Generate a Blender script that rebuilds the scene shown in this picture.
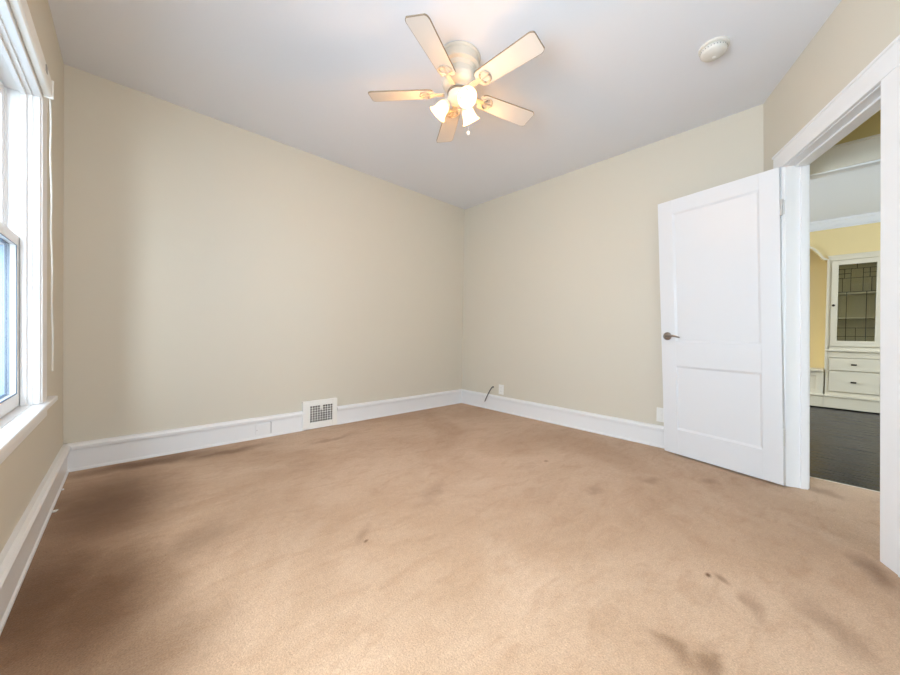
import bpy, bmesh, math, random
from mathutils import Vector, Matrix
random.seed(7)
for o in list(bpy.data.objects): bpy.data.objects.remove(o, do_unlink=True)
SC = bpy.context.scene
COL = SC.collection
PI = math.pi

# ------------------------------------------------------------------ camera
F_PX, YAW, PITCH, ROLL, CAM_H = 345.16, math.radians(42.874), math.radians(-.7444), math.radians(-.9212), .9
R0 = Vector((math.cos(YAW), -math.sin(YAW), 0))
F0 = Vector((math.sin(YAW)*math.cos(PITCH), math.cos(YAW)*math.cos(PITCH), math.sin(PITCH)))
U0 = Vector((-math.sin(YAW)*math.sin(PITCH), -math.cos(YAW)*math.sin(PITCH), math.cos(PITCH)))
RR = math.cos(ROLL)*R0 - math.sin(ROLL)*U0
UU = math.sin(ROLL)*R0 + math.cos(ROLL)*U0
cd = bpy.data.cameras.new('camera'); cam = bpy.data.objects.new('camera', cd); COL.objects.link(cam)
cam.matrix_world = Matrix(((RR.x, UU.x, -F0.x, 0), (RR.y, UU.y, -F0.y, 0), (RR.z, UU.z, -F0.z, CAM_H), (0, 0, 0, 1)))
cd.sensor_width = 36; cd.lens = F_PX/900*36; cd.shift_y = .28/900; cd.clip_start = .02
SC.camera = cam

# ------------------------------------------------------------------ world, exposure, added fill lamps
SC.view_settings.view_transform = 'Standard'; SC.view_settings.look = 'None'
SC.view_settings.gamma = 1; SC.view_settings.use_curve_mapping = False
SC.view_settings.exposure = 0.90
SKY = 5.4; FILL = 57; YS_ = -.95
w = bpy.data.worlds.new('world'); SC.world = w; w.use_nodes = True
nt = w.node_tree; nt.nodes.clear()
wo = nt.nodes.new('ShaderNodeOutputWorld'); bg = nt.nodes.new('ShaderNodeBackground')
bg.inputs[0].default_value = (.74, .88, 1.0, 1); bg.inputs[1].default_value = SKY
nt.links.new(bg.outputs[0], wo.inputs[0])

def area(name, loc, direction, sx, sy, power=0, portal=False, color=(1, 1, 1), spread=PI):
    l = bpy.data.lights.new(name, 'AREA'); l.shape = 'RECTANGLE'; l.size = sx; l.size_y = sy
    l.energy = power; l.color = color; l.spread = spread
    o = bpy.data.objects.new(name, l); COL.objects.link(o); o.location = loc
    o.rotation_euler = Vector(direction).to_track_quat('-Z', 'Y').to_euler()
    if portal: l.cycles.is_portal = True
    return o
# portals in the window openings: they only guide the sky light that comes in
area('window_portal', (-.47, 1.74, 1.21), (1, 0, 0), 1.25, .96, portal=True)
area('window_portal', (-.47, .52, 1.21), (1, 0, 0), 1.25, .96, portal=True)
area('window_portal', (5.1, -3.1, 1.45), (0, 1, 0), 2.2, 1.5, portal=True)
area('window_portal', (5.4, 3.1, 1.45), (0, -1, 0), 2.0, 1.5, portal=True)
area('window_portal', (.12, -.98, 1.3), (0, 1, 0), .7, 1.3, portal=True)

# added fill lamps outside the two unseen windows near the camera
area('added_fill', (-.62, .52, 1.22), (1, .22, .0), 1.2, .95, power=FILL, color=(.72, .87, 1.0))
area('added_fill', (.12, YS_-.25, 1.3), (.35, 1, .10), .65, 1.15, power=FILL*.10, color=(.72, .87, 1.0))

area('added_fill', (5.1, -3.3, 1.5), (0, 1, -.05), 2.1, 1.4, power=2, color=(1.0, .96, .92))  # added fill lamp outside the unseen right-hand dining room opening
area('added_fill', (5.4, 3.3, 1.5), (.25, -1, -.05), 1.9, 1.4, power=16, color=(1.0, .93, .90))  # added fill lamp on the left side, brightens the arched recess

# ------------------------------------------------------------------ materials
def lin(c):
    return tuple(((v/255)/12.92 if v/255 <= .04045 else ((v/255+.055)/1.055)**2.4) for v in c)
def mat(name, col, rough=.5, metal=0, spec=.5, noise=None, bump=None):
    m = bpy.data.materials.new(name); m.use_nodes = True; n = m.node_tree; b = n.nodes['Principled BSDF']
    c = (*lin(col), 1); b.inputs['Base Color'].default_value = c
    b.inputs['Roughness'].default_value = rough; b.inputs['Metallic'].default_value = metal
    b.inputs['Specular IOR Level'].default_value = spec
    tc = n.nodes.new('ShaderNodeTexCoord')
    if noise:
        sc, amt = noise
        t = n.nodes.new('ShaderNodeTexNoise'); t.inputs['Scale'].default_value = sc; t.inputs['Detail'].default_value = 4
        n.links.new(tc.outputs['Object'], t.inputs['Vector'])
        mx = n.nodes.new('ShaderNodeMix'); mx.data_type = 'RGBA'
        mx.inputs[6].default_value = (*[v*(1-amt) for v in c[:3]], 1); mx.inputs[7].default_value = (*[min(1, v*(1+amt)) for v in c[:3]], 1)
        n.links.new(t.outputs['Fac'], mx.inputs[0]); n.links.new(mx.outputs[2], b.inputs['Base Color'])
    if bump:
        sc, st, di = bump
        t = n.nodes.new('ShaderNodeTexNoise'); t.inputs['Scale'].default_value = sc; t.inputs['Detail'].default_value = 3
        n.links.new(tc.outputs['Object'], t.inputs['Vector'])
        bp = n.nodes.new('ShaderNodeBump'); bp.inputs['Strength'].default_value = st; bp.inputs['Distance'].default_value = di
        n.links.new(t.outputs['Fac'], bp.inputs['Height']); n.links.new(bp.outputs[0], b.inputs['Normal'])
    return m
M = {}
M['wall'] = mat('wall_paint', (214, 206, 189), .6, noise=(1.3, .012), bump=(90, .04, .002))
M['ceil'] = mat('ceiling_paint', (231, 232, 236), .7, noise=(.9, .01), bump=(60, .04, .002))
M['trim'] = mat('white_trim_paint', (236, 235, 234), .32, noise=(3, .012), bump=(25, .05, .002))
M['door'] = mat('white_door_paint', (228, 228, 229), .34, noise=(2.2, .01), bump=(14, .04, .002))
M['plast'] = mat('white_plastic', (240, 238, 232), .35, noise=(20, .01))
M['cream'] = mat('cream_plastic', (220, 216, 207), .4, noise=(20, .01))
M['dark'] = mat('dark_slot', (8, 8, 9), .6, noise=(20, .05))
M['nickel'] = mat('brushed_nickel', (165, 160, 156), .28, metal=1, noise=(40, .05))
M['brass'] = mat('painted_hinge', (214, 210, 203), .4, noise=(30, .04))
M['cable'] = mat('grey_cable', (84, 84, 86), .45, noise=(50, .06))
M['fan'] = mat('fan_enamel', (220, 210, 194), .35, noise=(8, .01))
M['blade'] = mat('fan_blade_white', (216, 209, 200), .45, noise=(6, .02), bump=(30, .05, .001))
M['iron'] = mat('fan_bracket', (190, 178, 160), .35, noise=(20, .03))
M['edge'] = mat('fan_blade_edge', (140, 122, 100), .5, noise=(30, .05))
M['frame'] = mat('aluminium_storm_frame', (86, 104, 122), .4, metal=.5, noise=(30, .05))
M['siding'] = mat('blue_siding', (92, 118, 142), .6, noise=(3, .04))
M['yellow'] = mat('yellow_wall_paint', (230, 210, 158), .6, noise=(1.2, .015))
M['mustard'] = mat('mustard_wall_paint', (206, 184, 118), .6, noise=(1.2, .015))
M['builtin'] = mat('builtin_cream_paint', (222, 214, 196), .4, noise=(3, .015))
M['knob'] = mat('aged_bronze', (52, 40, 30), .35, metal=.8, noise=(40, .1))
M['lead'] = mat('leading', (38, 38, 32), .5, metal=.3, noise=(40, .1))
M['cabin'] = mat('cabinet_inside', (226, 220, 200), .6, noise=(3, .02))
M['bead'] = mat('slate_glazing_bead', (62, 84, 106), .4, noise=(30, .05))
M['track'] = mat('pale_blue_track', (150, 178, 204), .4, noise=(30, .03))
M['fabric'] = mat('fence_grey', (120, 130, 138), .7, noise=(3, .1))

def glass(name, tint=(1, 1, 1), refl=.08):
    m = bpy.data.materials.new(name); m.use_nodes = True; n = m.node_tree; n.nodes.clear()
    o = n.nodes.new('ShaderNodeOutputMaterial'); t = n.nodes.new('ShaderNodeBsdfTransparent'); t.inputs[0].default_value = (*tint, 1)
    g = n.nodes.new('ShaderNodeBsdfGlossy'); g.inputs['Roughness'].default_value = .02
    mx = n.nodes.new('ShaderNodeMixShader'); lw = n.nodes.new('ShaderNodeLayerWeight'); lw.inputs[0].default_value = .5
    pw = n.nodes.new('ShaderNodeMath'); pw.operation = 'POWER'; pw.inputs[1].default_value = 4; n.links.new(lw.outputs['Facing'], pw.inputs[0])
    mr = n.nodes.new('ShaderNodeMapRange'); mr.inputs[3].default_value = .03; mr.inputs[4].default_value = .30; n.links.new(pw.outputs[0], mr.inputs[0])
    n.links.new(mr.outputs[0], mx.inputs[0]); n.links.new(t.outputs[0], mx.inputs[1]); n.links.new(g.outputs[0], mx.inputs[2])
    n.links.new(mx.outputs[0], o.inputs[0]); return m
M['glass'] = glass('clear_glass'); M['cabglass'] = glass('cabinet_glass', (.92, .92, .86))

def shade_mat():
    m = bpy.data.materials.new('frosted_shade_glass'); m.use_nodes = True; n = m.node_tree; n.nodes.clear()
    o = n.nodes.new('ShaderNodeOutputMaterial'); t = n.nodes.new('ShaderNodeBsdfTransparent'); t.inputs[0].default_value = (1, .93, .8, 1)
    tr = n.nodes.new('ShaderNodeBsdfTranslucent'); tr.inputs[0].default_value = (1, .95, .84, 1)
    d = n.nodes.new('ShaderNodeBsdfPrincipled'); d.inputs['Base Color'].default_value = (.95, .9, .8, 1); d.inputs['Roughness'].default_value = .25
    a = n.nodes.new('ShaderNodeMixShader'); a.inputs[0].default_value = .65; b = n.nodes.new('ShaderNodeMixShader'); b.inputs[0].default_value = .35
    n.links.new(d.outputs[0], a.inputs[1]); n.links.new(tr.outputs[0], a.inputs[2])
    n.links.new(a.outputs[0], b.inputs[1]); n.links.new(t.outputs[0], b.inputs[2]); n.links.new(b.outputs[0], o.inputs[0]); return m
M['shade'] = shade_mat()
def emit(name, col, s):
    m = bpy.data.materials.new(name); m.use_nodes = True; n = m.node_tree; n.nodes.clear()
    o = n.nodes.new('ShaderNodeOutputMaterial'); e = n.nodes.new('ShaderNodeEmission'); e.inputs[0].default_value = (*col, 1); e.inputs[1].default_value = s
    n.links.new(e.outputs[0], o.inputs[0]); return m
M['bulb'] = emit('lit_bulb', (1, .80, .50), 4.5)

def carpet_mat(stains_and_shade):
    m = bpy.data.materials.new('tan_carpet'); m.use_nodes = True; n = m.node_tree; L = n.links.new; b = n.nodes['Principled BSDF']
    b.inputs['Roughness'].default_value = .95; b.inputs['Specular IOR Level'].default_value = .1
    b.inputs['Sheen Weight'].default_value = .15; b.inputs['Sheen Roughness'].default_value = .5
    tc = n.nodes.new('ShaderNodeTexCoord'); P = tc.outputs['Object']
    def noise(scale, det=4, rough=.55, vec=None, dist=0):
        t = n.nodes.new('ShaderNodeTexNoise'); t.inputs['Scale'].default_value = scale; t.inputs['Detail'].default_value = det
        t.inputs['Roughness'].default_value = rough; t.inputs['Distortion'].default_value = dist; L(vec or P, t.inputs['Vector']); return t.outputs['Fac']
    def rng(v, a, c, d, e, smooth=False):
        r = n.nodes.new('ShaderNodeMapRange'); r.inputs[1].default_value = a; r.inputs[2].default_value = c
        r.inputs[3].default_value = d; r.inputs[4].default_value = e
        if smooth: r.interpolation_type = 'SMOOTHSTEP'
        L(v, r.inputs[0]); return r.outputs[0]
    def mixc(f, a, c):
        x = n.nodes.new('ShaderNodeMix'); x.data_type = 'RGBA'
        if isinstance(f, float): x.inputs[0].default_value = f
        else: L(f, x.inputs[0])
        for k, v in ((6, a), (7, c)):
            if isinstance(v, tuple): x.inputs[k].default_value = (*v, 1)
            else: L(v, x.inputs[k])
        return x.outputs[2]
    def mth(op, a, c):
        x = n.nodes.new('ShaderNodeMath'); x.operation = op
        for k, v in ((0, a), (1, c)):
            if isinstance(v, (int, float)): x.inputs[k].default_value = v
            else: L(v, x.inputs[k])
        return x.outputs[0]
    base, pale, worn = lin(CARPET[0]), lin(CARPET[1]), lin(CARPET[2])
    big = rng(noise(1.1, 5, .6, dist=.6), .38, .62, 0, 1)
    c = mixc(big, base, pale)
    # brushed pile: streaky mid scale marks
    mp = n.nodes.new('ShaderNodeMapping'); mp.inputs['Rotation'].default_value = (0, 0, .7); mp.inputs['Scale'].default_value = (1, 2.6, 1); L(P, mp.inputs['Vector'])
    st = rng(noise(5, 6, .62, mp.outputs[0], .8), .5, .78, 0, .38)
    c = mixc(st, c, worn)
    # dirty shapes, with shade by the window wall painted in the same brown
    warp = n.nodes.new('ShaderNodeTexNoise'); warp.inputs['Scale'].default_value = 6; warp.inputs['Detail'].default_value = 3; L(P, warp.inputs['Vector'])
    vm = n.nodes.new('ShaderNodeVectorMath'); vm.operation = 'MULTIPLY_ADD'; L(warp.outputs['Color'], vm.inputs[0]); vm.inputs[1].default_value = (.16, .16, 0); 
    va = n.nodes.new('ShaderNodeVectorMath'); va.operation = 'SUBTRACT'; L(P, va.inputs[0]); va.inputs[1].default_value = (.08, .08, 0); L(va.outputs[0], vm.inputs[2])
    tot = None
    for (x, y, rx, ry, ang, amt) in stains_and_shade:
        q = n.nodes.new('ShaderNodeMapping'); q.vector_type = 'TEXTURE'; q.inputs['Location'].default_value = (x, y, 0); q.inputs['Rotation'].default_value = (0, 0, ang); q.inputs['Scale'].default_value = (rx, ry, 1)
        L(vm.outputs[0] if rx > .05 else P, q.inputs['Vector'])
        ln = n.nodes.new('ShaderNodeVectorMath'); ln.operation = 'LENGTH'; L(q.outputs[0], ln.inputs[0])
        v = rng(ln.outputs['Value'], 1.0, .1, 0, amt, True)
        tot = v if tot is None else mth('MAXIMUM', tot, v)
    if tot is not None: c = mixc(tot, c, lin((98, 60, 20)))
    fine = rng(noise(210, 2, .7), .3, .7, .80, 1.16)
    mid = rng(noise(48, 3, .7), .3, .7, .93, 1.07)
    f = mth('MULTIPLY', fine, mid)
    mul = n.nodes.new('ShaderNodeVectorMath'); mul.operation = 'SCALE'; L(c, mul.inputs[0]); L(f, mul.inputs['Scale'])
    L(mul.outputs[0], b.inputs['Base Color'])
    bp = n.nodes.new('ShaderNodeBump'); bp.inputs['Strength'].default_value = .5; bp.inputs['Distance'].default_value = .006
    h = mth('ADD', noise(160, 2, .7), mth('MULTIPLY', noise(9, 4, .6), 1.2)); L(h, bp.inputs['Height']); L(bp.outputs[0], b.inputs['Normal'])
    return m
CARPET = [(183, 149, 118), (200, 168, 139), (150, 110, 74)]
STAINS_AND_SHADE = [ # x, y, rx, ry, angle, strength
]
def wood_mat():
    m = bpy.data.materials.new('dark_hardwood'); m.use_nodes = True; n = m.node_tree; L = n.links.new; b = n.nodes['Principled BSDF']
    b.inputs['Roughness'].default_value = .22; b.inputs['Specular IOR Level'].default_value = .15
    tc = n.nodes.new('ShaderNodeTexCoord'); mp = n.nodes.new('ShaderNodeMapping'); mp.inputs['Rotation'].default_value = (0, 0, PI/2); L(tc.outputs['Object'], mp.inputs['Vector'])
    br = n.nodes.new('ShaderNodeTexBrick'); br.inputs['Scale'].default_value = 1; br.inputs['Brick Width'].default_value = .9; br.inputs['Row Height'].default_value = .057
    br.inputs['Mortar Size'].default_value = .0012; br.inputs['Color1'].default_value = (*lin((30, 26, 31)), 1); br.inputs['Color2'].default_value = (*lin((44, 39, 45)), 1); br.inputs['Mortar'].default_value = (.01, .01, .01, 1)
    L(mp.outputs[0], br.inputs['Vector'])
    m2 = n.nodes.new('ShaderNodeMapping'); m2.inputs['Scale'].default_value = (30, 2, 1); L(tc.outputs['Object'], m2.inputs['Vector'])
    t = n.nodes.new('ShaderNodeTexNoise'); t.inputs['Scale'].default_value = 1.5; t.inputs['Detail'].default_value = 5; L(m2.outputs[0], t.inputs['Vector'])
    mx = n.nodes.new('ShaderNodeMix'); mx.data_type = 'RGBA'; mx.blend_type = 'MULTIPLY'; mx.inputs[0].default_value = .6; L(br.outputs[0], mx.inputs[6]); L(t.outputs['Fac'], mx.inputs[7])
    L(mx.outputs[2], b.inputs['Base Color'])
    r = n.nodes.new('ShaderNodeMapRange'); r.inputs[3].default_value = .14; r.inputs[4].default_value = .4; L(t.outputs['Fac'], r.inputs[0]); L(r.outputs[0], b.inputs['Roughness'])
    return m
M['wood'] = wood_mat()

# ------------------------------------------------------------------ mesh helpers
class MB:
    def __init__(s, fn=None, jit=True): s.v = []; s.f = []; s.fn = fn; s.jit = jit; s.n = 0
    def add(s, vs, fs):
        k = len(s.v); s.v += [tuple(s.fn(*p)) if s.fn else tuple(p) for p in vs]; s.f += [tuple(k+i for i in f) for f in fs]; return s
    def box(s, x0, x1, y0, y1, z0, z1):
        x0, x1 = sorted((x0, x1)); y0, y1 = sorted((y0, y1)); z0, z1 = sorted((z0, z1))
        if s.jit:                      # keep faces of overlapping boards from lying in exactly one plane
            e = (s.n % 7)*.00017; s.n += 1
            x0 += e; x1 -= e; y0 += e; y1 -= e; z0 += e; z1 -= e
        return s.add([(x0, y0, z0), (x1, y0, z0), (x1, y1, z0), (x0, y1, z0), (x0, y0, z1), (x1, y0, z1), (x1, y1, z1), (x0, y1, z1)],
            [(0, 3, 2, 1), (4, 5, 6, 7), (0, 1, 5, 4), (1, 2, 6, 5), (2, 3, 7, 6), (3, 0, 4, 7)])
    def prism(s, prof, path0, path1, out):
        """prof: (t,z) loop; extruded from path0 to path1 (xy), t measured along out (xy)"""
        n = len(prof); vs = []
        for P in (path0, path1):
            for t, z in prof: vs.append((P[0]+out[0]*t, P[1]+out[1]*t, z))
        fs = [tuple(range(n)), tuple(range(2*n-1, n-1, -1))]
        for i in range(n): j = (i+1) % n; fs.append((i, n+i, n+j, j))
        return s.add(vs, fs)
    def lathe(s, prof, centre=(0, 0, 0), axis=(0, 0, 1), seg=32, cap=True, ring=1):
        """prof: list (r, h) along axis"""
        A = Vector(axis).normalized(); U = A.orthogonal().normalized(); V = A.cross(U); C = Vector(centre); vs = []; fs = []
        for r, h in prof:
            for i in range(seg):
                a = 2*PI*i/seg; vs.append(C + A*h + (U*math.cos(a) + V*math.sin(a))*r)
        for k in range(len(prof)-1):
            for i in range(seg):
                j = (i+1) % seg; fs.append((k*seg+i, k*seg+j, (k+1)*seg+j, (k+1)*seg+i))
        if cap: fs.append(tuple(range(seg-1, -1, -1))); fs.append(tuple((len(prof)-1)*seg+i for i in range(seg)))
        return s.add(vs, fs)
    def tube(s, pts, r, seg=8):
        pts = [Vector(p) for p in pts]; rr = r if isinstance(r, (list, tuple)) else [r]*len(pts); vs = []; fs = []; U = None
        for k, p in enumerate(pts):
            T = (pts[min(k+1, len(pts)-1)] - pts[max(k-1, 0)]).normalized()
            U = T.orthogonal().normalized() if U is None else (U - T*U.dot(T)).normalized()
            V = T.cross(U)
            for i in range(seg):
                a = 2*PI*i/seg; vs.append(p + (U*math.cos(a)+V*math.sin(a))*rr[k])
        for k in range(len(pts)-1):
            for i in range(seg):
                j = (i+1) % seg; fs.append((k*seg+i, k*seg+j, (k+1)*seg+j, (k+1)*seg+i))
        fs.append(tuple(range(seg-1, -1, -1))); fs.append(tuple((len(pts)-1)*seg+i for i in range(seg)))
        return s.add(vs, fs)
def wloc(o):
    v = Vector((0, 0, 0))
    while o: v += Vector(o.location); o = o.parent
    return v
def build(name, mb, m, parent=None, bevel=0, smooth=False, origin=None, seg=2):
    """vertices are world positions; the object's origin goes to `origin` (default: lowest middle of its box)"""
    me = bpy.data.meshes.new(name)
    if origin is None:
        xs, ys, zs = zip(*mb.v); origin = Vector(((min(xs)+max(xs))/2, (min(ys)+max(ys))/2, min(zs)))
    origin = Vector(origin)
    me.from_pydata([Vector(p)-origin for p in mb.v], [], mb.f)
    bm = bmesh.new(); bm.from_mesh(me); bmesh.ops.recalc_face_normals(bm, faces=bm.faces); bm.to_mesh(me); bm.free()
    me.materials.append(m); o = bpy.data.objects.new(name, me); COL.objects.link(o)
    if parent: o.parent = parent; o.location = origin - wloc(parent)
    else: o.location = origin
    if smooth:
        for p in me.polygons: p.use_smooth = True
        me.set_sharp_from_angle(angle=math.radians(40))
    if bevel:
        b = o.modifiers.new('bevel', 'BEVEL'); b.width = bevel; b.segments = seg; b.limit_method = 'ANGLE'; b.angle_limit = math.radians(40)
    return o
def struct(name, mb, m, parent=None, bevel=0, label=None, **k):
    o = build(name, mb, m, parent, bevel, **k)
    if not parent:
        o['kind'] = 'structure'
        if label: o['label'] = label
    return o
def empty(name, loc, label=None, cat=None, group=None, kind=None):
    o = bpy.data.objects.new(name, None); COL.objects.link(o); o.location = loc; o.empty_display_size = .1
    if label: o['label'] = label
    if cat: o['category'] = cat
    if group: o['group'] = group
    if kind: o['kind'] = kind
    return o
def tag(o, label, cat, group=None):
    o['label'] = label; o['category'] = cat
    if group: o['group'] = group
    return o

# ------------------------------------------------------------------ room numbers
XW, YA, XB, ZC = -.30, 3.187, 3.182, 2.509
YS = -.95
CX, CY = 3.179, .305
TH = math.radians(-154.64); D = Vector((math.cos(TH), math.sin(TH))); N = Vector((D.y, -D.x))
LEAN = .055
def DW(s, t, z):
    k = t - LEAN*(1 - z/ZC); return (CX + D.x*s + N.x*k, CY + D.y*s + N.y*k, z)
S_END = 2.93
JL, JR, HEAD = .293, 1.05, 1.945

# ------------------------------------------------------------------ floor
CARPET_M = None
def unproj(px, py, z=0.0):
    a = (px-450)/F_PX; b = -(py-337.78)/F_PX
    d = RR*a + UU*b + F0; k = (z-CAM_H)/d.z; return Vector((0, 0, CAM_H)) + d*k
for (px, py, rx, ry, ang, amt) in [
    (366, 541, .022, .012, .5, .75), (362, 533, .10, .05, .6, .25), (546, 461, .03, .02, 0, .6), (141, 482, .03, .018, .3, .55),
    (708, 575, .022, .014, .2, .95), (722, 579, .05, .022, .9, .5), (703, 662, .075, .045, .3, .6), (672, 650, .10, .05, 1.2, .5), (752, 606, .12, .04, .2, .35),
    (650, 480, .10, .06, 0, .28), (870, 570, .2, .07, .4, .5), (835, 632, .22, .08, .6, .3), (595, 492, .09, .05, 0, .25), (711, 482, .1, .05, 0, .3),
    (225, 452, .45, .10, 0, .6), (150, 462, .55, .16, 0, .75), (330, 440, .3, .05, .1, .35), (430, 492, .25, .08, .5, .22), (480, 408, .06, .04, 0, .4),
    (110, 505, .42, .75, 0, .8), (40, 600, .30, .8, 0, .85), (95, 600, .34, .62, 0, .8), (150, 650, .25, .35, 0, .5), (825, 492, .12, .08, .6, .4), (190, 545, .3, .2, .8, .4)]:  # large ellipses by the window wall paint shade in along with dirt
    p = unproj(px, py); STAINS_AND_SHADE.append((p.x, p.y, rx, ry, ang, amt))
M['carpet'] = carpet_mat(STAINS_AND_SHADE)
fl = MB().box(-.5, 3.262, -1.75, 3.4, -.05, 0)
struct('floor', fl, M['carpet'], origin=(0, 0, 0), label='tan wall to wall carpet with dirty worn patches and shade painted in by the window wall')
hf = MB().box(3.262, 7.3, -3.2, 3.2, -.06, -.012)
struct('floor_dining', hf, M['wood'], label='dark narrow board hardwood floor beyond the doorway')
th = MB().prism([(0, -.012), (.035, -.012), (.03, -.004), (.004, .004), (0, .004)], (3.255, -.95), (3.255, .15), (1, 0))
struct('trim_1', th, M['builtin'], label='pale threshold strip where the carpet ends')

# ------------------------------------------------------------------ ceiling
struct('ceiling', MB().box(-.5, 3.32, -1.75, 3.4, ZC, ZC+.1), M['ceil'], label='smooth off-white ceiling')
struct('ceiling_dining', MB().box(3.32, 7.3, -3.2, 3.2, 2.475, 2.60), M['ceil'], label='pale ceiling of the dining room beyond')

# ------------------------------------------------------------------ walls
WY0, WY1, WZ0, WZ1 = 1.25, 2.23, .574, 1.85       # window_1 opening
VY0, VY1 = .03, 1.01                              # fill_window_2 opening (unseen, added beside the camera for fill light)
wl = MB(jit=False)
wl.box(-.5, XW, -1.1, YA+.2, -.02, WZ0-.02).box(-.5, XW, -1.1, YA+.2, WZ1+.012, ZC)
q = .012
wl.box(-.5, XW, -1.1, VY0-q, WZ0-.02, WZ1+q).box(-.5, XW, VY1+q, WY0-q, WZ0-.02, WZ1+q).box(-.5, XW, WY1+q, YA+.2, WZ0-.02, WZ1+q)
struct('wall_left', wl, M['wall'], label='beige painted window wall')
struct('wall_back', MB().box(XW-.2, XB+.2, YA, YA+.2, -.02, ZC), M['wall'], label='long beige painted wall behind the ceiling fan')
struct('wall_right', MB().add([(XB, CY-.01, -.02), (XB, YA+.2, -.02), (3.27, YA+.2, -.02), (3.27, CY-.01, -.02), (XB, CY-.01, ZC), (XB, YA+.2, ZC), (3.27, YA+.2, ZC), (3.27, CY-.01, ZC)],
    [(0, 3, 2, 1), (4, 5, 6, 7), (0, 1, 5, 4), (1, 2, 6, 5), (2, 3, 7, 6), (3, 0, 4, 7)]), M['wall'], label='beige painted wall behind the open white door')
wd = MB(DW, jit=False)
for (a, b, z0, z1) in ((-.02, JL-.012, -.02, ZC), (JR+.012, S_END, -.02, ZC), (JL-.012, JR+.012, HEAD+.012, ZC)): wd.box(a, b, -.0935, 0, z0, z1)
struct('wall_doorway', wd, M['wall'], label='angled beige wall holding the open doorway')
ws = MB(jit=False); SX0, SX1, SZ0, SZ1 = -.22, .46, .7, 1.9
ws.box(-.5, .9, YS-.12, YS, -.02, SZ0).box(-.5, .9, YS-.12, YS, SZ1, ZC).box(-.5, SX0, YS-.12, YS, SZ0, SZ1).box(SX1, .9, YS-.12, YS, SZ0, SZ1)
struct('wall_front', ws, M['wall'], label='beige painted wall behind the camera')
# little lobby behind the angled wall, and its cased opening to the dining room
wh = MB(jit=False); OY0, OY1, OH = -.95, .16, 1.99
wh.box(3.27, 3.32, OY1, 3.3, -.02, ZC).box(3.27, 3.32, -3.2, OY0, -.02, ZC).box(3.27, 3.32, OY0, OY1, OH, ZC)
struct('wall_lobby', wh, M['mustard'], label='mustard painted wall over the opening beyond the doorway')
struct('wall_lobby_end', MB().box(.6, 3.27, -1.75, -1.65, -.02, ZC), M['mustard'], label='mustard painted end wall of the small lobby')

# ------------------------------------------------------------------ baseboards
BP = [(0, 0), (.027, 0), (.027, .010), (.021, .018), (.018, .132), (.020, .136), (.033, .139), (.035, .158), (.028, .169), (.016, .175), (0, .175)]
def bboard(name, p0, p1, out, lab, fn=None):
    b = MB(fn); b.prism(BP, p0, p1, out); return struct(name, b, M['trim'], label=lab)
bboard('baseboard_left', (XW, YS), (XW, YA), (1, 0), 'white baseboard below the window')
bboard('baseboard_back', (XW, YA), (1.165, YA), (0, -1), 'white baseboard left of the wall register')
bboard('baseboard_back_right', (1.47, YA), (XB, YA), (0, -1), 'white baseboard right of the wall register')
bboard('baseboard_right', (XB, CY+.02), (XB, YA), (-1, 0), 'white baseboard left of the open door')
bboard('baseboard_doorway', (0.02, 0), (JL-.115, 0), (0, 1), 'white baseboard stub behind the open door', DW)
bboard('baseboard_doorway_front', (JR+.13, 0), (S_END-.05, 0), (0, 1), 'white baseboard right of the doorway', DW)
bboard('baseboard_front', (XW, YS), (.78, YS), (0, 1), 'white baseboard behind the camera')

# blank plate let into the back baseboard
bp_ = empty('cover_plate', (.822, YA-.024, .032), 'small white blank plate let into the baseboard left of the register', 'cover plate')
build('plate', MB().box(.765, .880, YA-.0245, YA-.018, .032, .118), M['trim'], bp_, .0015)
build('gap', MB().box(.880, .8835, YA-.0236, YA-.018, .03, .125), M['cable'], bp_)
build('screw', MB().lathe([(.003, 0), (.003, .001)], (.775, YA-.0245, .072), (0, -1, 0), 10), M['nickel'], bp_)

# paint flakes at the foot of the window wall baseboard
for (px, py, r) in ((62.5, 490, .013), (55.5, 511.5, .016)):
    p = unproj(px, py); b = MB()
    ring = [(p.x + r*(1+.4*math.sin(3*i+px))*math.cos(i*PI/3.5)*.9-.004, p.y + r*(1+.4*math.cos(2*i))*math.sin(i*PI/3.5)*.7) for i in range(7)]
    b.add([(x, y, .0005) for x, y in ring]+[(x, y, .006) for x, y in ring], [tuple(range(7)), tuple(range(13, 6, -1))]+[(i, (i+1) % 7, 7+(i+1) % 7, 7+i) for i in range(7)])
    o = build('paint_flake', b, M['trim'])
    tag(o, ('small' if r < .014 else 'larger') + ' white paint flake by the window baseboard, ' + ('the one nearer the corner' if r < .014 else 'the one farther from the corner'), 'paint flake', 'paint flakes beside the baseboard')

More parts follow.
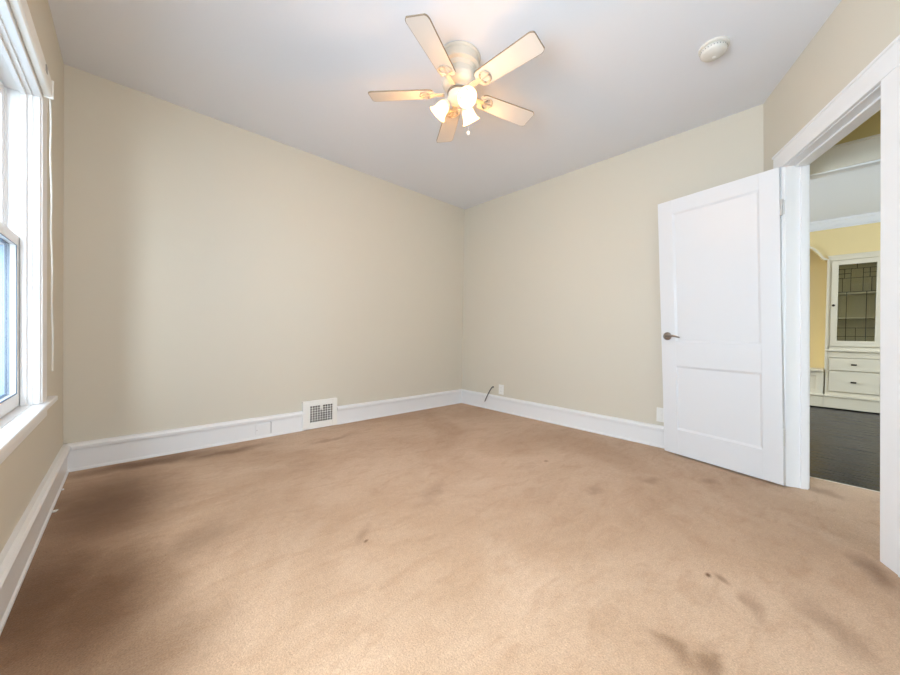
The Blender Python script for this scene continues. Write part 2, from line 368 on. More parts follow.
# ------------------------------------------------------------------ windows
def window(name, y0, y1, lab):
    r = empty(name, (XW, (y0+y1)/2, WZ0), lab, kind='structure')
    cf = XW+.030                       # casing face
    # jamb box lining
    j = MB().box(-.501, XW+.005, y1, y1+.02, WZ0-.02, WZ1+.02).box(-.501, XW+.005, y0-.02, y0, WZ0-.02, WZ1+.02).box(-.501, XW+.005, y0, y1, WZ1, WZ1+.02)
    build('jamb', j, M['trim'], r, .002)
    # stops
    st = MB()
    for (a, b) in ((y1-.012, y1), (y0, y0+.012)):
        st.box(-.327, -.310, a, b, WZ0, WZ1); st.box(-.368, -.362, a, b, WZ0, WZ1)
    st.box(-.327, -.310, y0, y1, WZ1-.012, WZ1)
    build('window_stop', st, M['trim'], r, .002)
    for k, (a, b) in enumerate(((y1+.006, y1+.145), (y0-.115, y0-.006))):
        c = MB().box(XW, cf-.006, a, b, WZ0, WZ1+.006)
        c.box(cf-.010, cf, a+.012, b-.018, WZ0, WZ1+.006)
        build('side_casing', c, M['trim'], r, .003)
    c = MB().box(XW, cf, y0-.115, y1+.145, WZ1+.006, 1.965).box(XW, cf+.008, y0-.125, y1+.155, 1.965, 1.98)
    build('head_casing', c, M['trim'], r, .003)
    s = MB().box(-.50, XW, y0-.02, y1+.02, WZ0-.024, WZ0).box(XW-.001, -.25, y0-.16, y1+.25, WZ0-.024, WZ0)
    build('stool', s, M['trim'], r, .005, seg=3)
    a = MB().box(XW, XW+.022, y0-.13, y1+.2, WZ0-.085, WZ0-.024).box(XW, XW+.034, y0-.14, y1+.21, WZ0-.042, WZ0-.024)
    build('apron', a, M['trim'], r, .004)
    # lower sash (inner)
    ls = MB(); x0, x1 = -.360, -.329; zm = 1.265
    ls.box(x0, x1, y1-.047, y1, WZ0+.002, zm).box(x0, x1, y0, y0+.047, WZ0+.002, zm).box(x0, x1, y0+.047, y1-.047, WZ0+.002, WZ0+.055).box(x0, x1, y0+.047, y1-.047, zm-.042, zm)
    lo = build('lower_sash', ls, M['trim'], r, .003)
    build('pane', MB().box(-.347, -.343, y0+.045, y1-.045, WZ0+.05, zm-.04), M['glass'], lo)
    gb = MB(); ya, yb, za, zc_ = y0+.047, y1-.047, WZ0+.057, zm-.042
    for (x_0, x_1, w_) in ((-.3605, -.3475, .003), (-.3325, -.3285, .0025)):
        gb.box(x_0, x_1, yb-w_, yb+.001, za, zc_).box(x_0, x_1, ya-.001, ya+w_, za, zc_).box(x_0, x_1, ya, yb, zc_-w_, zc_+.001).box(x_0, x_1, ya, yb, za-.001, za+w_)
    build('glazing_bead', gb, M['bead'], lo)
    lk = MB().box(-.352, -.333, (y0+y1)/2-.03, (y0+y1)/2+.03, zm, zm+.012).lathe([(.009, 0), (.007, .014)], (-.342, (y0+y1)/2, zm+.01), (0, 0, 1), 12)
    build('sash_lock', lk, M['nickel'], lo, .001)
    us = MB(); x0, x1 = -.396, -.366; zb = 1.225
    us.box(x0, x1, y1-.045, y1, zb, WZ1).box(x0, x1, y0, y0+.045, zb, WZ1).box(x0, x1, y0+.045, y1-.045, zb, zb+.036).box(x0, x1, y0+.045, y1-.045, WZ1-.05, WZ1)
    uo = build('upper_sash', us, M['trim'], r, .003)
    build('pane', MB().box(-.383, -.379, y0+.043, y1-.043, zb+.03, WZ1-.045), M['glass'], uo)
    build('side_track', MB().box(-.500, -.3685, y1-.006, y1+.002, WZ0, zb-.002).box(-.500, -.3685, y0-.002, y0+.006, WZ0, zb-.002), M['track'], r)
    # outer storm frame with meeting bar
    sf = MB(); x0, x1 = -.440, -.418
    sf.box(x0, x1, y1-.03, y1, WZ0, WZ1).box(x0, x1, y0, y0+.03, WZ0, WZ1).box(x0, x1, y0, y1, WZ0, WZ0+.03).box(x0, x1, y0, y1, WZ1-.03, WZ1).box(x0, x1, y0, y1, 1.215, 1.245)
    build('storm_frame', sf, M['frame'], r, .002)
    return r
window('window_1', WY0, WY1, 'white sash window with deep sill at the left edge')
window('fill_window_2', VY0, VY1, 'unseen white sash window added beside the camera for fill light')
r = empty('fill_window_3', ((SX0+SX1)/2, YS, SZ0), 'unseen window added in the wall behind the camera for fill light', kind='structure')  # out of view, put in so fill light can enter from behind
f = MB().box(SX0-.1, SX1+.1, YS, YS+.02, SZ0-.1, SZ0).box(SX0-.1, SX1+.1, YS, YS+.02, SZ1, SZ1+.1).box(SX0-.1, SX0, YS, YS+.02, SZ0, SZ1).box(SX1, SX1+.1, YS, YS+.02, SZ0, SZ1)
build('window_frame', f, M['trim'], r, .003)
f = MB().box(SX0, SX1, YS-.07, YS-.04, 1.28, 1.32).box(SX0, SX0+.04, YS-.07, YS-.04, SZ0, SZ1).box(SX1-.04, SX1, YS-.07, YS-.04, SZ0, SZ1).box(SX0, SX1, YS-.07, YS-.04, SZ0, SZ0+.05).box(SX0, SX1, YS-.07, YS-.04, SZ1-.04, SZ1)
build('sash', f, M['trim'], r, .003)

# blind head rail with its hanging cord
r = empty('blind_head_rail', (-.262, 1.7, 1.87), 'white blind head rail mounted across the top of the window casing', 'blind rail')
b = MB().prism([(0, 1.872), (.020, 1.872), (.026, 1.878), (.026, 1.936), (.020, 1.942), (0, 1.942)], (-.269, 1.15), (-.269, 2.245), (1, 0))
build('rail', b, M['plast'], r, .002)
build('end_cap', MB().box(-.270, -.240, 2.245, 2.251, 1.868, 1.946), M['plast'], r, .0015)
build('bracket', MB().box(-.2445, -.2405, 2.08, 2.11, 1.90, 1.925), M['nickel'], r, .001)
pts = [(-.252+.0012*math.sin(i*.9), 2.262+.0030*i+.002*math.sin(i*.8), 1.872-i*.045) for i in range(27)]
build('cord', MB().tube(pts, .0032, 6), M['cream'], r, smooth=True)

# neighbouring house seen through the lower panes, siding courses modelled
r = empty('neighbouring_house', (-2.7, 15, -2.6), 'blue grey clapboard house outside the window', 'house')
b = MB()
for i in range(40):
    z = -2.6+i*.15; b.add([(-2.6, -3, z), (-2.6, 34, z), (-2.63, 34, z+.15), (-2.63, -3, z+.15), (-2.8, -3, z), (-2.8, 34, z), (-2.8, 34, z+.15), (-2.8, -3, z+.15)],
        [(0, 1, 2, 3), (4, 7, 6, 5), (0, 4, 5, 1), (3, 2, 6, 7), (0, 3, 7, 4), (1, 5, 6, 2)])
build('siding', b, M['siding'], r)
build('roof', MB().add([(-2.4, -3.2, 3.45), (-2.4, 34.2, 3.45), (-6.5, 34.2, 4.6), (-6.5, -3.2, 4.6), (-2.4, -3.2, 3.33), (-2.4, 34.2, 3.33), (-6.5, 34.2, 4.48), (-6.5, -3.2, 4.48)],
    [(0, 1, 2, 3), (4, 7, 6, 5), (0, 4, 5, 1), (3, 2, 6, 7), (0, 3, 7, 4), (1, 5, 6, 2)]), M['fabric'], r)
wn = MB()
build('window', MB().box(-2.61, -2.57, 9.0, 10.1, .1, 1.6), M['frame'], r, .01)
struct('ground', MB().box(-14, -.5, -12, 45, -2.7, -2.6), mat('ground_outside', (118, 122, 104), .9, noise=(2, .15)), label='ground outside the window')

# ------------------------------------------------------------------ doorway casing (angled wall)
r = empty('trim_2', DW((JL+JR)/2, 0, 0), 'white casing and jamb around the angled doorway', kind='structure')
def dcas(name, fs, bev=.003):
    b = MB(DW)
    for q in fs: b.box(*q)
    return build(name, b, M['trim'], r, bev)
dcas('side_casing', [(JL-.11, JL-.004, 0, .018, 0, HEAD+.004), (JL-.11, JL-.095, 0, .024, 0, HEAD+.004)])
dcas('side_casing', [(JR+.004, JR+.12, 0, .020, 0, HEAD+.004), (JR+.102, JR+.12, 0, .026, 0, HEAD+.004)])
dcas('head_casing', [(JL-.11, JR+.12, 0, .020, HEAD+.004, HEAD+.112), (JL-.115, JR+.125, 0, .026, HEAD+.098, HEAD+.112)])
dcas('jamb', [(JL-.02, JL, -.10, .004, 0, HEAD+.02), (JL, JL+.010, -.10, -.064, 0, HEAD-.012)], .002)
dcas('jamb', [(JR, JR+.02, -.10, .004, 0, HEAD+.02), (JR-.010, JR, -.10, -.040, 0, HEAD-.012)], .002)
dcas('head_jamb', [(JL, JR, -.10, .004, HEAD, HEAD+.02), (JL, JR, -.10, -.040, HEAD-.012, HEAD)], .002)
# hall-side casing of the same doorway
dcas('back_casing', [(JL-.10, JL-.006, -.113, -.095, 0, HEAD+.1), (JR+.006, JR+.10, -.113, -.095, 0, HEAD+.1), (JL-.10, JR+.10, -.113, -.095, HEAD+.004, HEAD+.1)])

# lobby opening casing
r = empty('trim_3', (3.27, (OY0+OY1)/2, 0), 'cream casing over the opening into the dining room', kind='structure')
b = MB().box(3.25, 3.27, OY0-.1, OY1+.1, OH-.015, OH+.125).box(3.242, 3.27, OY0-.1, OY1+.1, OH+.115, OH+.13)
build('head_casing', b, M['builtin'], r, .003)
b = MB().box(3.25, 3.27, OY0-.1, OY0, 0, OH).box(3.25, 3.27, OY1, OY1+.1, 0, OH)
build('side_casing', b, M['builtin'], r, .003)
b = MB().box(3.262, 3.33, OY0, OY1, OH-.026, OH-.006).box(3.262, 3.33, OY0, OY0+.02, -.01, OH-.02).box(3.262, 3.33, OY1-.02, OY1, -.01, OH-.02)
build('jamb', b, M['trim'], r, .002)

# ------------------------------------------------------------------ door leaf, swung back towards the right wall
hb0, lb0 = Vector((2.898, .139, .012)), Vector((3.070, .820, .012))
ht0, lt0 = Vector((2.910, .1995, 1.950)), Vector((3.072, .9100, 1.950))
NF = Vector((-.9713, .2379, 0))          # outwards from the visible face
DWID, DH = .72, 1.95
def DL(u, w_, z):
    """u from hinge 0..DWID, w_ depth behind the visible face (0..035), z height"""
    a = u/DWID; k = (z-.012)/(1.950-.012)
    p = (hb0*(1-a)+lb0*a)*(1-k) + (ht0*(1-a)+lt0*a)*k
    return (p.x - NF.x*w_, p.y - NF.y*w_, z)
dr = empty('door_1', DL(0, .0175, 0), 'white two panel door swung open against the right wall', kind='structure')
z0, z1 = .012, 1.95
UP = (.098, .615, .862, 1.845)   # upper panel u0,u1,z0,z1
LP = (.098, .622, .20, .680)
b = MB(DL, jit=False)
def sub(b, w0, w1):
    b.box(0, UP[0], w0, w1, z0, z1).box(UP[1], DWID, w0, w1, z0, z1)
    b.box(UP[0], UP[1], w0, w1, z0, LP[2]).box(UP[0], UP[1], w0, w1, LP[3], UP[2]).box(UP[0], UP[1], w0, w1, UP[3], z1)
sub(b, 0, .035)
build('frame', b, M['door'], dr, .0015)
for (u0, u1, a, c), nm in ((UP, 'upper_panel'), (LP, 'lower_panel')):
    p = MB(DL); p.box(u0-.002, u1+.002, .009, .026, a-.002, c+.002)
    m_ = MB(DL)   # sticking around the panel, sloped
    for w0, w1 in ((.001, .009), (.034, .026)):
        o_ = [(u0, a), (u1, a), (u1, c), (u0, c)]; i_ = [(u0+.014, a+.014), (u1-.014, a+.014), (u1-.014, c-.014), (u0+.014, c-.014)]
        m_.add([(u, w0, z) for u, z in o_]+[(u, w1, z) for u, z in i_]+[(u, w1, z) for u, z in o_],
            [(k, (k+1) % 4, 4+(k+1) % 4, 4+k) for k in range(4)]+[(k, 8+k, 8+(k+1) % 4, (k+1) % 4) for k in range(4)]+[(4+k, 4+(k+1) % 4, 8+(k+1) % 4, 8+k) for k in range(4)])
    po = build(nm, p, M['door'], dr)
    build('panel_moulding', m_, M['door'], po)
# lever handles both sides
def DLv(u, w_, z): return Vector(DL(u, w_, z))
U_ = (DLv(0, 0, .9)-DLv(.7, 0, .9)).normalized()
for sd in (0, 1):
    face = 0 if sd == 0 else .035; out = NF if sd == 0 else -NF
    c0 = DLv(.672, face, .905)
    h = MB().lathe([(.031, 0), (.031, .004), (.026, .009), (.012, .012), (.011, .030)], c0, out, 28)
    pts = [c0+out*.026, c0+out*.036+U_*.008, c0+out*.038+U_*.03+Vector((0, 0, .002)), c0+out*.038+U_*.055+Vector((0, 0, .004)), c0+out*.037+U_*.082+Vector((0, 0, -.002)), c0+out*.034+U_*.105+Vector((0, 0, -.009))]
    h.tube(pts, [.009, .010, .0085, .0075, .0065, .0045], 10)
    build('door_handle', h, M['nickel'], dr, smooth=True)
la = MB(DL).box(DWID-.0005, DWID+.0015, .006, .029, .87, .94)
build('latch_plate', la, M['nickel'], dr)
for zc in (.30, 1.70):
    k0 = DW(JL, .010, zc); b = MB()
    kk = Vector(k0); e = DLv(0, .035, zc)
    e = DLv(-.002, .002, zc); ax = Vector((kk.x*.35+e.x*.65, kk.y*.35+e.y*.65, zc))
    for q in range(3): b.lathe([(.0065, q*.03), (.0065, q*.03+.028)], ax-Vector((0, 0, .045)), (0, 0, 1), 12)
    b.lathe([(.004, -.006), (.008, -.003), (.008, 0)], ax-Vector((0, 0, .045)), (0, 0, 1), 12)
    b.lathe([(.008, 0), (.008, .003), (.004, .006)], ax+Vector((0, 0, .045)), (0, 0, 1), 12)
    e0 = DLv(-.002, .004, zc)
    b.tube([kk-Vector((0, 0, .043)), kk+Vector((0, 0, .043))], .004, 4)
    build('hinge', b, M['brass'], dr)

# ------------------------------------------------------------------ wall register (heating grille)
vx0, vx1, vz0, vz1, vy = 1.142, 1.465, .004, .262, YA-.034
r = empty('wall_register', ((vx0+vx1)/2, YA, 0), 'white metal heating register with square holes set in the back baseboard', 'vent')
gx0, gx1, gz0, gz1 = vx0+.062, vx1-.045, .062, .215
b = MB().box(vx0, gx0, vy, vy+.008, vz0, vz1).box(gx1, vx1, vy, vy+.008, vz0, vz1).box(gx0, gx1, vy, vy+.008, vz0, gz0).box(gx0, gx1, vy, vy+.008, gz1, vz1)
b.box(vx0, vx0+.006, vy, YA, vz0, vz1).box(vx1-.006, vx1, vy, YA, vz0, vz1).box(vx0, vx1, vy, YA, vz1-.006, vz1).box(vx0, vx1, vy, YA, vz0, vz0+.006)
build('frame', b, M['plast'], r, .003)
b = MB(); nc, nr = 9, 7; cw = (gx1-gx0)/nc; ch = (gz1-gz0)/nr
for i in range(nc+1): b.box(gx0+i*cw-.0030, gx0+i*cw+.0030, vy+.001, vy+.007, gz0, gz1)
for i in range(nr+1): b.box(gx0, gx1, vy+.0015, vy+.0065, gz0+i*ch-.0034, gz0+i*ch+.0034)
b.box(gx0+4*cw, gx0+5*cw, vy+.001, vy+.007, gz1-2*ch, gz1)
build('grille', b, M['plast'], r)
build('damper', MB().box(gx0-.005, gx1+.005, vy+.026, vy+.028, gz0-.005, gz1+.005), M['dark'], r)
build('damper_lever', MB().box(gx0+4.3*cw, gx0+4.7*cw, vy-.010, vy+.002, gz1-2.2*ch, gz1-1.2*ch), M['plast'], r, .002)

# ------------------------------------------------------------------ outlets and cable on the right wall
def outlet(yc, zc, lab, grp, blank=False):
    r = empty('outlet', (XB, yc, zc-.057), lab, 'outlet', grp)
    build('cover_plate', MB().box(XB-.006, XB, yc-.036, yc+.036, zc-.057, zc+.057), M['plast'], r, .002)
    for k in () if blank else (-1, 1):
        s_ = build('socket', MB().box(XB-.0075, XB-.005, yc-.017, yc+.017, zc+k*.020-.013, zc+k*.020+.013), M['plast'], r, .001)
        build('slots', MB().box(XB-.0082, XB-.0072, yc-.0075, yc-.0064, zc+k*.020-.004, zc+k*.020+.005).box(XB-.0082, XB-.0072, yc+.0064, yc+.0075, zc+k*.020-.004, zc+k*.020+.005), M['dark'], s_)
    build('screw', MB().lathe([(.003, 0), (.0025, .001)], (XB-.006, yc, zc), (-1, 0, 0), 10), M['cream'], r)
outlet(2.532, .253, 'white outlet plate low on the right wall beside the grey cable', None)
outlet(.876, .262, 'blank white wall plate just showing past the edge of the open door', None, True)
r = empty('coaxial_cable', (XB, 2.66, .06), 'dark grey cable end sticking out of the right wall over the baseboard', 'cable')
pts = [(XB-.002, 2.655, .272), (XB-.014, 2.658, .268), (XB-.026, 2.668, .248), (XB-.036, 2.684, .212), (XB-.040, 2.706, .170), (XB-.040, 2.728, .130), (XB-.038, 2.745, .100)]
build('cable', MB().tube(pts, .0062, 8), M['cable'], r, smooth=True)
e = Vector(pts[-1]); dd = (e-Vector(pts[-2])).normalized()
build('connector', MB().lathe([(.006, 0), (.006, .016), (.002, .017), (.001, .024)], e, dd, 10), M['nickel'], r)
build('wall_grommet', MB().lathe([(.010, 0), (.008, .003)], (XB, 2.655, .268), (-1, 0, 0), 14), M['cable'], r)

# ------------------------------------------------------------------ smoke detector
r = empty('smoke_detector', (2.364, .44, ZC), 'round white smoke detector on the ceiling', 'smoke detector')
build('base', MB().lathe([(.070, 0), (.070, -.012), (.064, -.014)], (2.364, .44, ZC), seg=40), M['cream'], r, smooth=True)
build('cover', MB().lathe([(.060, -.014), (.062, -.020), (.061, -.036), (.052, -.046), (.020, -.051), (.001, -.0515)], (2.364, .44, ZC), seg=40), M['cream'], r, smooth=True)
b = MB()
for k in range(28):
    a = 2*PI*k/28; b.lathe([(.0022, 0), (.0022, .0012)], (2.364+.0615*math.cos(a), .44+.0615*math.sin(a), ZC-.027), (math.cos(a), math.sin(a), 0), 6)
build('vent_slots', b, M['dark'], r)
build('test_button', MB().lathe([(.009, 0), (.008, -.003)], (2.375, .44, ZC-.050), seg=16), M['plast'], r)

# ------------------------------------------------------------------ ceiling fan
FX, FY, FZ = 1.408, 1.476, 2.31
fan = empty('ceiling_fan', (FX, FY, ZC), 'white five blade ceiling fan with three lit bell shades', 'ceiling fan')
def FL(prof, **k): return MB().lathe([(r_, z_) for r_, z_ in prof], (FX, FY, 0), seg=48, **k)
build('ceiling_canopy', FL([(.122, ZC), (.125, ZC-.006), (.122, ZC-.014), (.114, ZC-.018), (.114, ZC-.050), (.120, ZC-.056), (.120, ZC-.066), (.106, ZC-.074)]), M['fan'], fan, smooth=True)
build('motor_housing', FL([(.104, ZC-.074), (.100, ZC-.088), (.094, ZC-.094), (.092, ZC-.120), (.098, ZC-.126), (.098, ZC-.150), (.090, ZC-.166), (.066, ZC-.178)]), M['fan'], fan, smooth=True)
build('switch_housing', FL([(.045, ZC-.178), (.058, ZC-.190), (.060, ZC-.205), (.062, ZC-.235), (.050, ZC-.252), (.020, ZC-.262), (.001, ZC-.263)]), M['fan'], fan, smooth=True)
build('trim_ring', FL([(.061, ZC-.196), (.066, ZC-.199), (.066, ZC-.206), (.061, ZC-.209)]), M['edge'], fan, smooth=True)
def blade_mesh():
    out = []; L0, L1 = .145, .53; w0, w1 = .050, .062
    n = 10
    for i in range(5):
        a = i/5*PI/2; out.append((L0+.035*(1-math.sin(a)), -(w0-.03)-.03*math.sin(a)) if False else (L0+.03-.03*math.cos(a)*0-.03*math.cos(PI/2-a)*0-.03*math.cos(a), -(w0-.03)-.03*math.sin(a)))
    for i in range(1, n+1):
        t = i/n; out.append((L0 + (L1-.03-L0)*t, -(w0+(w1-w0)*t)))
    for i in range(1, 6):
        a = i/6*PI/2; out.append((L1-.03+.03*math.sin(a), -(w1-.02)-.02*math.cos(a)))
    out += [(x, -y) for x, y in reversed(out)]
    return out
BL = blade_mesh()
for k, az in enumerate((-155.8, -87.0, -15.2, 57.3, 132.0)):
    a = math.radians(az); ca, sa = math.cos(a), math.sin(a); tilt = math.radians(-12)
    def bf(x, y, z): # local blade -> world
        yy, zz = y*math.cos(tilt)-z*math.sin(tilt), y*math.sin(tilt)+z*math.cos(tilt)
        return (FX+x*ca-yy*sa, FY+x*sa+yy*ca, FZ+zz)
    b = MB(bf); n = len(BL)
    b.add([(x, y, -.003) for x, y in BL]+[(x, y, .003) for x, y in BL], [tuple(range(n)), tuple(range(2*n-1, n-1, -1))]+[(i, (i+1) % n, n+(i+1) % n, n+i) for i in range(n)])
    bl = build('blade', b, M['blade'], fan)
    # thin brown edge of the board
    e = MB(bf); ed = [(x*1.0005, y*1.004) for x, y in BL]; m0 = [i for i in range(n)]
    e.add([(x, y, -.0034) for x, y in ed]+[(x, y, .0034) for x, y in ed]+[(x-.0025 if x > .3 else x, y*.965, -.0034) for x, y in ed]+[(x-.0025 if x > .3 else x, y*.965, .0034) for x, y in ed],
        [(i, (i+1) % n, n+(i+1) % n, n+i) for i in range(n)]+[(i, 2*n+i, 2*n+(i+1) % n, (i+1) % n) for i in range(n)])
    build('blade_edge', e, M['edge'], bl)
    # ornate bracket: arm, ring plate and screws under the blade root
    g = MB(bf)
    g.add([(.085, -.018, -.012), (.085, .018, -.012), (.17, .012, -.007), (.17, -.012, -.007), (.085, -.018, -.004), (.085, .018, -.004), (.17, .012, -.003), (.17, -.012, -.003)],
        [(0, 1, 2, 3), (4, 7, 6, 5), (0, 4, 5, 1), (1, 5, 6, 2), (2, 6, 7, 3), (3, 7, 4, 0)])
    ringp = [(.195+.030*math.cos(t*PI/12), .036*math.sin(t*PI/12), -.006) for t in range(25)]
    g.tube(ringp, .0055, 6)
    g.tube([(.165, 0, -.006), (.195, 0, -.006), (.225, 0, -.006)], .005, 6)
    br_ = build('blade_bracket', g, M['iron'], bl, smooth=True)
    for (sx_, sy_) in ((.18, .026), (.18, -.026), (.225, 0)):
        build('screw', MB(bf).lathe([(.005, -.013), (.006, -.0105), (.006, -.009)], (sx_, sy_, 0), seg=10), M['nickel'], br_)
LAMP_W = 4.6
for az in (-112, 8, 122):
    a = math.radians(az); ca, sa = math.cos(a), math.sin(a)
    P0 = Vector((FX+.045*ca, FY+.045*sa, ZC-.215)); dr_ = Vector((ca*math.cos(math.radians(48)), sa*math.cos(math.radians(48)), -math.sin(math.radians(48))))
    P1 = P0+dr_*.032
    arm = build('lamp_arm', MB().tube([P0, P0+dr_*.016+Vector((0, 0, .004)), P1], [.011, .011, .013], 12).lathe([(.014, 0), (.024, .004), (.026, .022), (.024, .024)], P1, dr_, 24), M['fan'], fan, smooth=True)
    prof = [(.022, .010), (.028, .016), (.034, .028), (.037, .046), (.038, .062), (.041, .075), (.049, .088), (.056, .094)]
    inner = [(r_-.0025, h_) for r_, h_ in reversed(prof)]
    sh = build('lamp_shade', MB().lathe(prof+inner, P1, dr_, 36, cap=False), M['shade'], arm, smooth=True)
    bulb = build('bulb', MB().lathe([(.011, .012), (.012, .030), (.020, .045), (.022, .054), (.019, .066), (.011, .073), (.002, .076)], P1, dr_, 20), M['bulb'], arm, smooth=True)
    l = bpy.data.lights.new('fan_lamp', 'POINT'); l.energy = LAMP_W; l.color = (1, .52, .19); l.shadow_soft_size = .03
    lo = bpy.data.objects.new('fan_lamp', l); COL.objects.link(lo); lo.location = P1+dr_*.086
c0 = Vector((FX+.044, FY-.040, ZC-.235))
pc = MB().tube([c0, c0-Vector((0, 0, .19))], .0012, 6)
po = build('pull_chain', pc, M['brass'], fan)
build('chain_knob', MB().lathe([(.002, .014), (.006, .010), (.009, 0), (.006, -.009), (.001, -.011)], c0-Vector((0, 0, .20)), seg=14), M['plast'], po, smooth=True)

# ------------------------------------------------------------------ dining room beyond
XD = 6.80
# nook opening y -.035..1.25 ogee top; cabinet opening y -.57..-.06
wd = MB(jit=False); AY0, AY1 = -.030, 1.20; mid = (AY0+AY1)/2
def arch(y):
    d = min(y-AY0, AY1-y)
    if d < .0: return 1.95
    if d < .03: return 1.955
    if d < .075: t = (d-.03)/.045; return 1.965+.06*(t*t)
    if d < .20: t = (d-.075)/.125; return 2.025+.125*math.sin(t*PI/2)
    return 2.15
N_ = 64; ys = [AY0+(AY1-AY0)*i/N_ for i in range(N_+1)]
for i in range(N_):
    a, b_ = ys[i], ys[i+1]; za, zb = arch(a+1e-4), arch(b_-1e-4)
    wd.add([(XD, a, za), (XD, b_, zb), (XD, b_, 2.50), (XD, a, 2.50), (XD+.12, a, za), (XD+.12, b_, zb), (XD+.12, b_, 2.50), (XD+.12, a, 2.50)],
        [(0, 1, 2, 3), (4, 7, 6, 5), (0, 4, 5, 1)])
wd.box(XD, XD+.12, AY1, 3.2, -.02, 2.5).box(XD, XD+.12, -3.2, -.530, -.02, 2.5).box(XD, XD+.12, -.530, AY0, 1.96, 2.5)
wd.box(XD+.36, XD+.60, -3.2, 3.2, -.02, 2.5).box(XD+.12, XD+.5, AY1, AY1+.1, -.02, 2.5).box(XD+.12, XD+.5, AY0-.04, AY0, .5, 2.5)
wd.box(XD+.12, XD+.5, AY0, AY1, 2.3, 2.4)
struct('wall_dining', wd, M['yellow'], label='yellow dining room wall with an arched recess')
struct('wall_dining_left', MB(jit=False).box(3.30, 7.3, 3.0, 3.1, -.02, .7).box(3.30, 7.3, 3.0, 3.1, 2.2, 2.5).box(3.30, 4.4, 3.0, 3.1, .7, 2.2).box(6.4, 7.3, 3.0, 3.1, .7, 2.2), M['yellow'], label='left wall of the dining room')  # unseen opening added in this wall to brighten the arched recess
b = MB(jit=False).box(3.30, 7.3, -3.1, -3.0, -.02, .7).box(3.30, 7.3, -3.1, -3.0, 2.2, 2.5).box(3.30, 4.0, -3.1, -3.0, .7, 2.2).box(6.2, 7.3, -3.1, -3.0, .7, 2.2)
struct('wall_dining_right', b, M['yellow'], label='right wall of the dining room with an added window opening')
r = empty('fill_window_4', (5.1, -3, .7), 'unseen dining room window added to light the room', kind='structure')  # out of view, added as a way in for dining room light
b = MB()
for x in (4.0, 4.7, 5.43, 6.14): b.box(x, x+.06, -3.06, -3.0, .7, 2.2)
b.box(4.0, 6.2, -3.06, -3.0, .7, .76).box(4.0, 6.2, -3.06, -3.0, 2.14, 2.2).box(4.0, 6.2, -3.06, -3.0, 1.43, 1.47)
build('window_frame', b, M['trim'], r, .003)
CP = [(0, 2.36), (.014, 2.36), (.016, 2.372), (.008, 2.376), (.028, 2.39), (.052, 2.42), (.060, 2.44), (.074, 2.445), (.078, 2.475), (0, 2.475)]
struct('trim_4', MB().prism(CP, (XD, -3), (XD, 3), (-1, 0)), M['ceil'], label='crown moulding along the dining room wall')
# arch trim band
b = MB(); pts = [(y, arch(min(max(y, AY0+1e-4), AY1-1e-4))) for y in ys]
pts = [(AY0, .50)]+[(AY0, 1.955)]+pts[1:-1]+[(AY1, 1.955), (AY1, .50)]
vs = []; fs = []
for k, (y, z) in enumerate(pts):
    q0 = Vector(pts[max(k-1, 0)]); q1 = Vector(pts[min(k+1, len(pts)-1)]); t = (q1-q0).normalized(); nn = Vector((-t.y, t.x))
    for (o1, dx) in ((0, 0), (0, -.02), (.022, -.02), (.022, 0)): vs.append((XD+dx, y+nn.x*o1, z+nn.y*o1))
for k in range(len(pts)-1):
    for j in range(4): fs.append((k*4+j, k*4+(j+1) % 4, k*4+4+(j+1) % 4, k*4+4+j))
struct('trim_5', MB().add(vs, fs), M['builtin'], label='cream moulding that outlines the arched recess')

# window seat
r = empty('window_seat', (XD, .6, 0), 'cream built-in window seat inside the arched recess', 'window seat')
build('seat_top', MB().box(6.755, XD+.35, AY0+.005, AY1-.005, .470, .495), M['builtin'], r, .004)
b = MB().box(6.80, 6.82, AY0, AY1, .165, .47)
for y in (AY0+.005, .33, .63, .93, AY1-.07): b.box(6.785, 6.80, y, y+.065, .165, .47)
b.box(6.785, 6.80, AY0+.005, AY1, .165, .225).box(6.785, 6.80, AY0+.005, AY1, .415, .47)
build('front_panel', b, M['builtin'], r, .002)
build('plinth', MB().box(6.765, 6.82, AY0, AY1, 0, .145).box(6.752, 6.82, AY0, AY1, .145, .167), M['builtin'], r, .004)

# china cabinet
K0, K1 = -.530, -.040; KC = (K0+K1)/2
r = empty('china_cabinet', (XD, KC, 0), 'cream built-in china cabinet with leaded glass door above two drawers', 'cabinet')
b = MB()
b.box(6.785, 6.805, K1-.028, K1, .165, 1.99).box(6.785, 6.805, K0, K0+.028, .165, 1.99).box(6.785, 6.805, K0, K1, 1.935, 1.99)
b.box(6.778, 6.805, K0-.01, K1+.008, 1.985, 2.005)
b.box(6.785, 6.805, K0, K1, .665, .745).box(6.785, 6.805, K0, K1, .488, .496).box(6.785, 6.805, K0, K1, .167, .215).box(6.785, 6.805, K0, K1, .765, .805)
b.box(6.805, 7.13, K1-.028, K1-.015, .167, 1.95).box(6.805, 7.13, K0+.015, K0+.028, .167, 1.95).box(6.805, 7.13, K0+.02, K1-.02, 1.94, 1.955)
build('carcass', b, M['builtin'], r, .002)
build('plinth', MB().box(6.765, 6.82, K0-.05, K1+.01, 0, .145).box(6.752, 6.82, K0-.05, K1+.01, .145, .167), M['builtin'], r, .004)
build('ledge', MB().box(6.755, 7.12, K0, K1+.005, .745, .765), M['builtin'], r, .004)
build('back_board', MB().box(7.12, 7.135, K0+.02, K1-.02, .167, 1.95), M['cabin'], r)
for z in (1.175, 1.495): build('shelf', MB().box(6.85, 7.12, K0+.028, K1-.028, z, z+.018), M['builtin'], r, .002)
d0, d1, dz0, dz1 = K0+.032, K1-.032, .810, 1.930
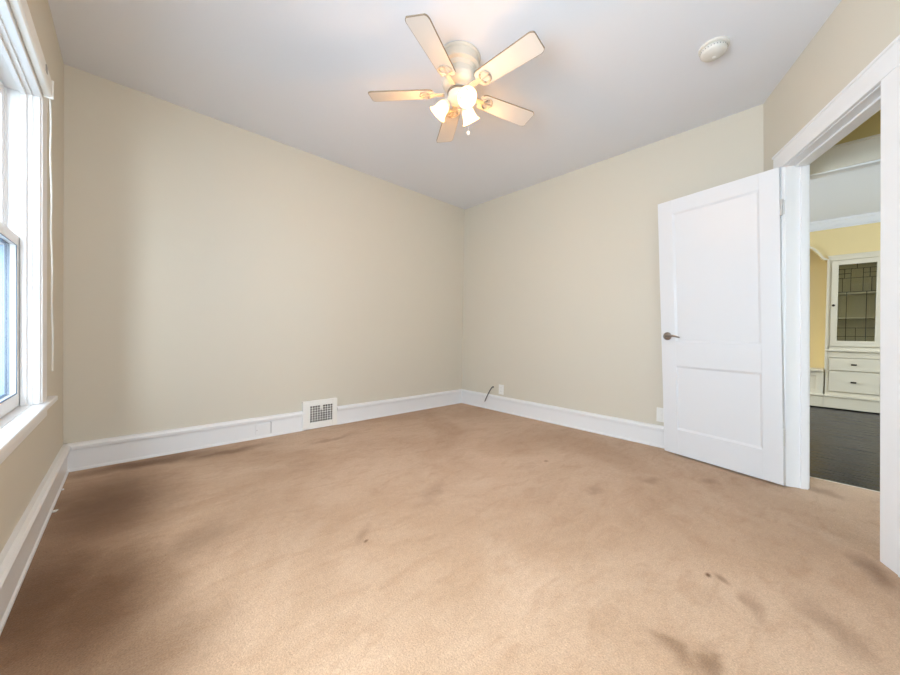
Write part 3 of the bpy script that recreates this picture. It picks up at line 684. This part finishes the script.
b = MB().box(6.770, 6.792, d0, d0+.052, dz0, dz1).box(6.770, 6.792, d1-.060, d1, dz0, dz1).box(6.770, 6.792, d0, d1, dz0, dz0+.075).box(6.770, 6.792, d0, d1, dz1-.062, dz1)
gd = build('glass_door', b, M['builtin'], r, .002)
g0, g1, h0, h1 = d0+.05, d1-.058, dz0+.073, dz1-.06
build('pane', MB().box(6.780, 6.783, g0, g1, h0, h1), M['cabglass'], gd)
le = MB(); gw = g1-g0; gh = h1-h0; t_ = .0032
def vl(fy, a, c): le.box(6.776, 6.787, g0+gw*fy-t_, g0+gw*fy+t_, h0+gh*a, h0+gh*c)
def hl(fz, a, c): le.box(6.776, 6.787, g0+gw*a, g0+gw*c, h0+gh*fz-t_, h0+gh*fz+t_)
vl(.24, .0, .64); vl(.76, .0, .64)
hl(.17, 0, 1); hl(.06, 0, 1); hl(.82, 0, 1); hl(.94, 0, 1); hl(.88, .0, .35); hl(.88, .65, 1)
vl(.12, .64, .82); vl(.34, .64, .94); vl(.66, .64, .94); vl(.88, .64, .82); vl(.5, .94, 1); vl(.5, 0, .17); vl(.17, .82, .94); vl(.83, .82, .94); hl(.64, 0, 1)
le.box(6.776, 6.787, g0, g0+t_, h0, h1).box(6.776, 6.787, g1-t_, g1, h0, h1)
build('leading', le, M['lead'], gd)
build('knob', MB().lathe([(.006, 0), (.006, .010), (.014, .014), (.015, .022), (.008, .027)], (6.770, d1-.022, 1.345), (-1, 0, 0), 16), M['knob'], gd, smooth=True)
for (a, c) in ((.498, .660), (.220, .486)):
    dw_ = build('drawer', MB().box(6.772, 6.80, d0, d1, a, c), M['builtin'], r, .004)
    zc = (a+c)/2
    kb = MB().lathe([(.006, 0), (.006, .012)], (6.772, KC, zc), (-1, 0, 0), 12)
    kb.add([(6.752+dx, KC+dy, zc+dz) for dx in (0, .010) for dy in (-.024, .024) for dz in (-.010, .010)], [(0, 1, 3, 2), (4, 6, 7, 5), (0, 4, 5, 1), (2, 3, 7, 6), (0, 2, 6, 4), (1, 5, 7, 3)])
    build('pull', kb, M['knob'], dw_, .003)
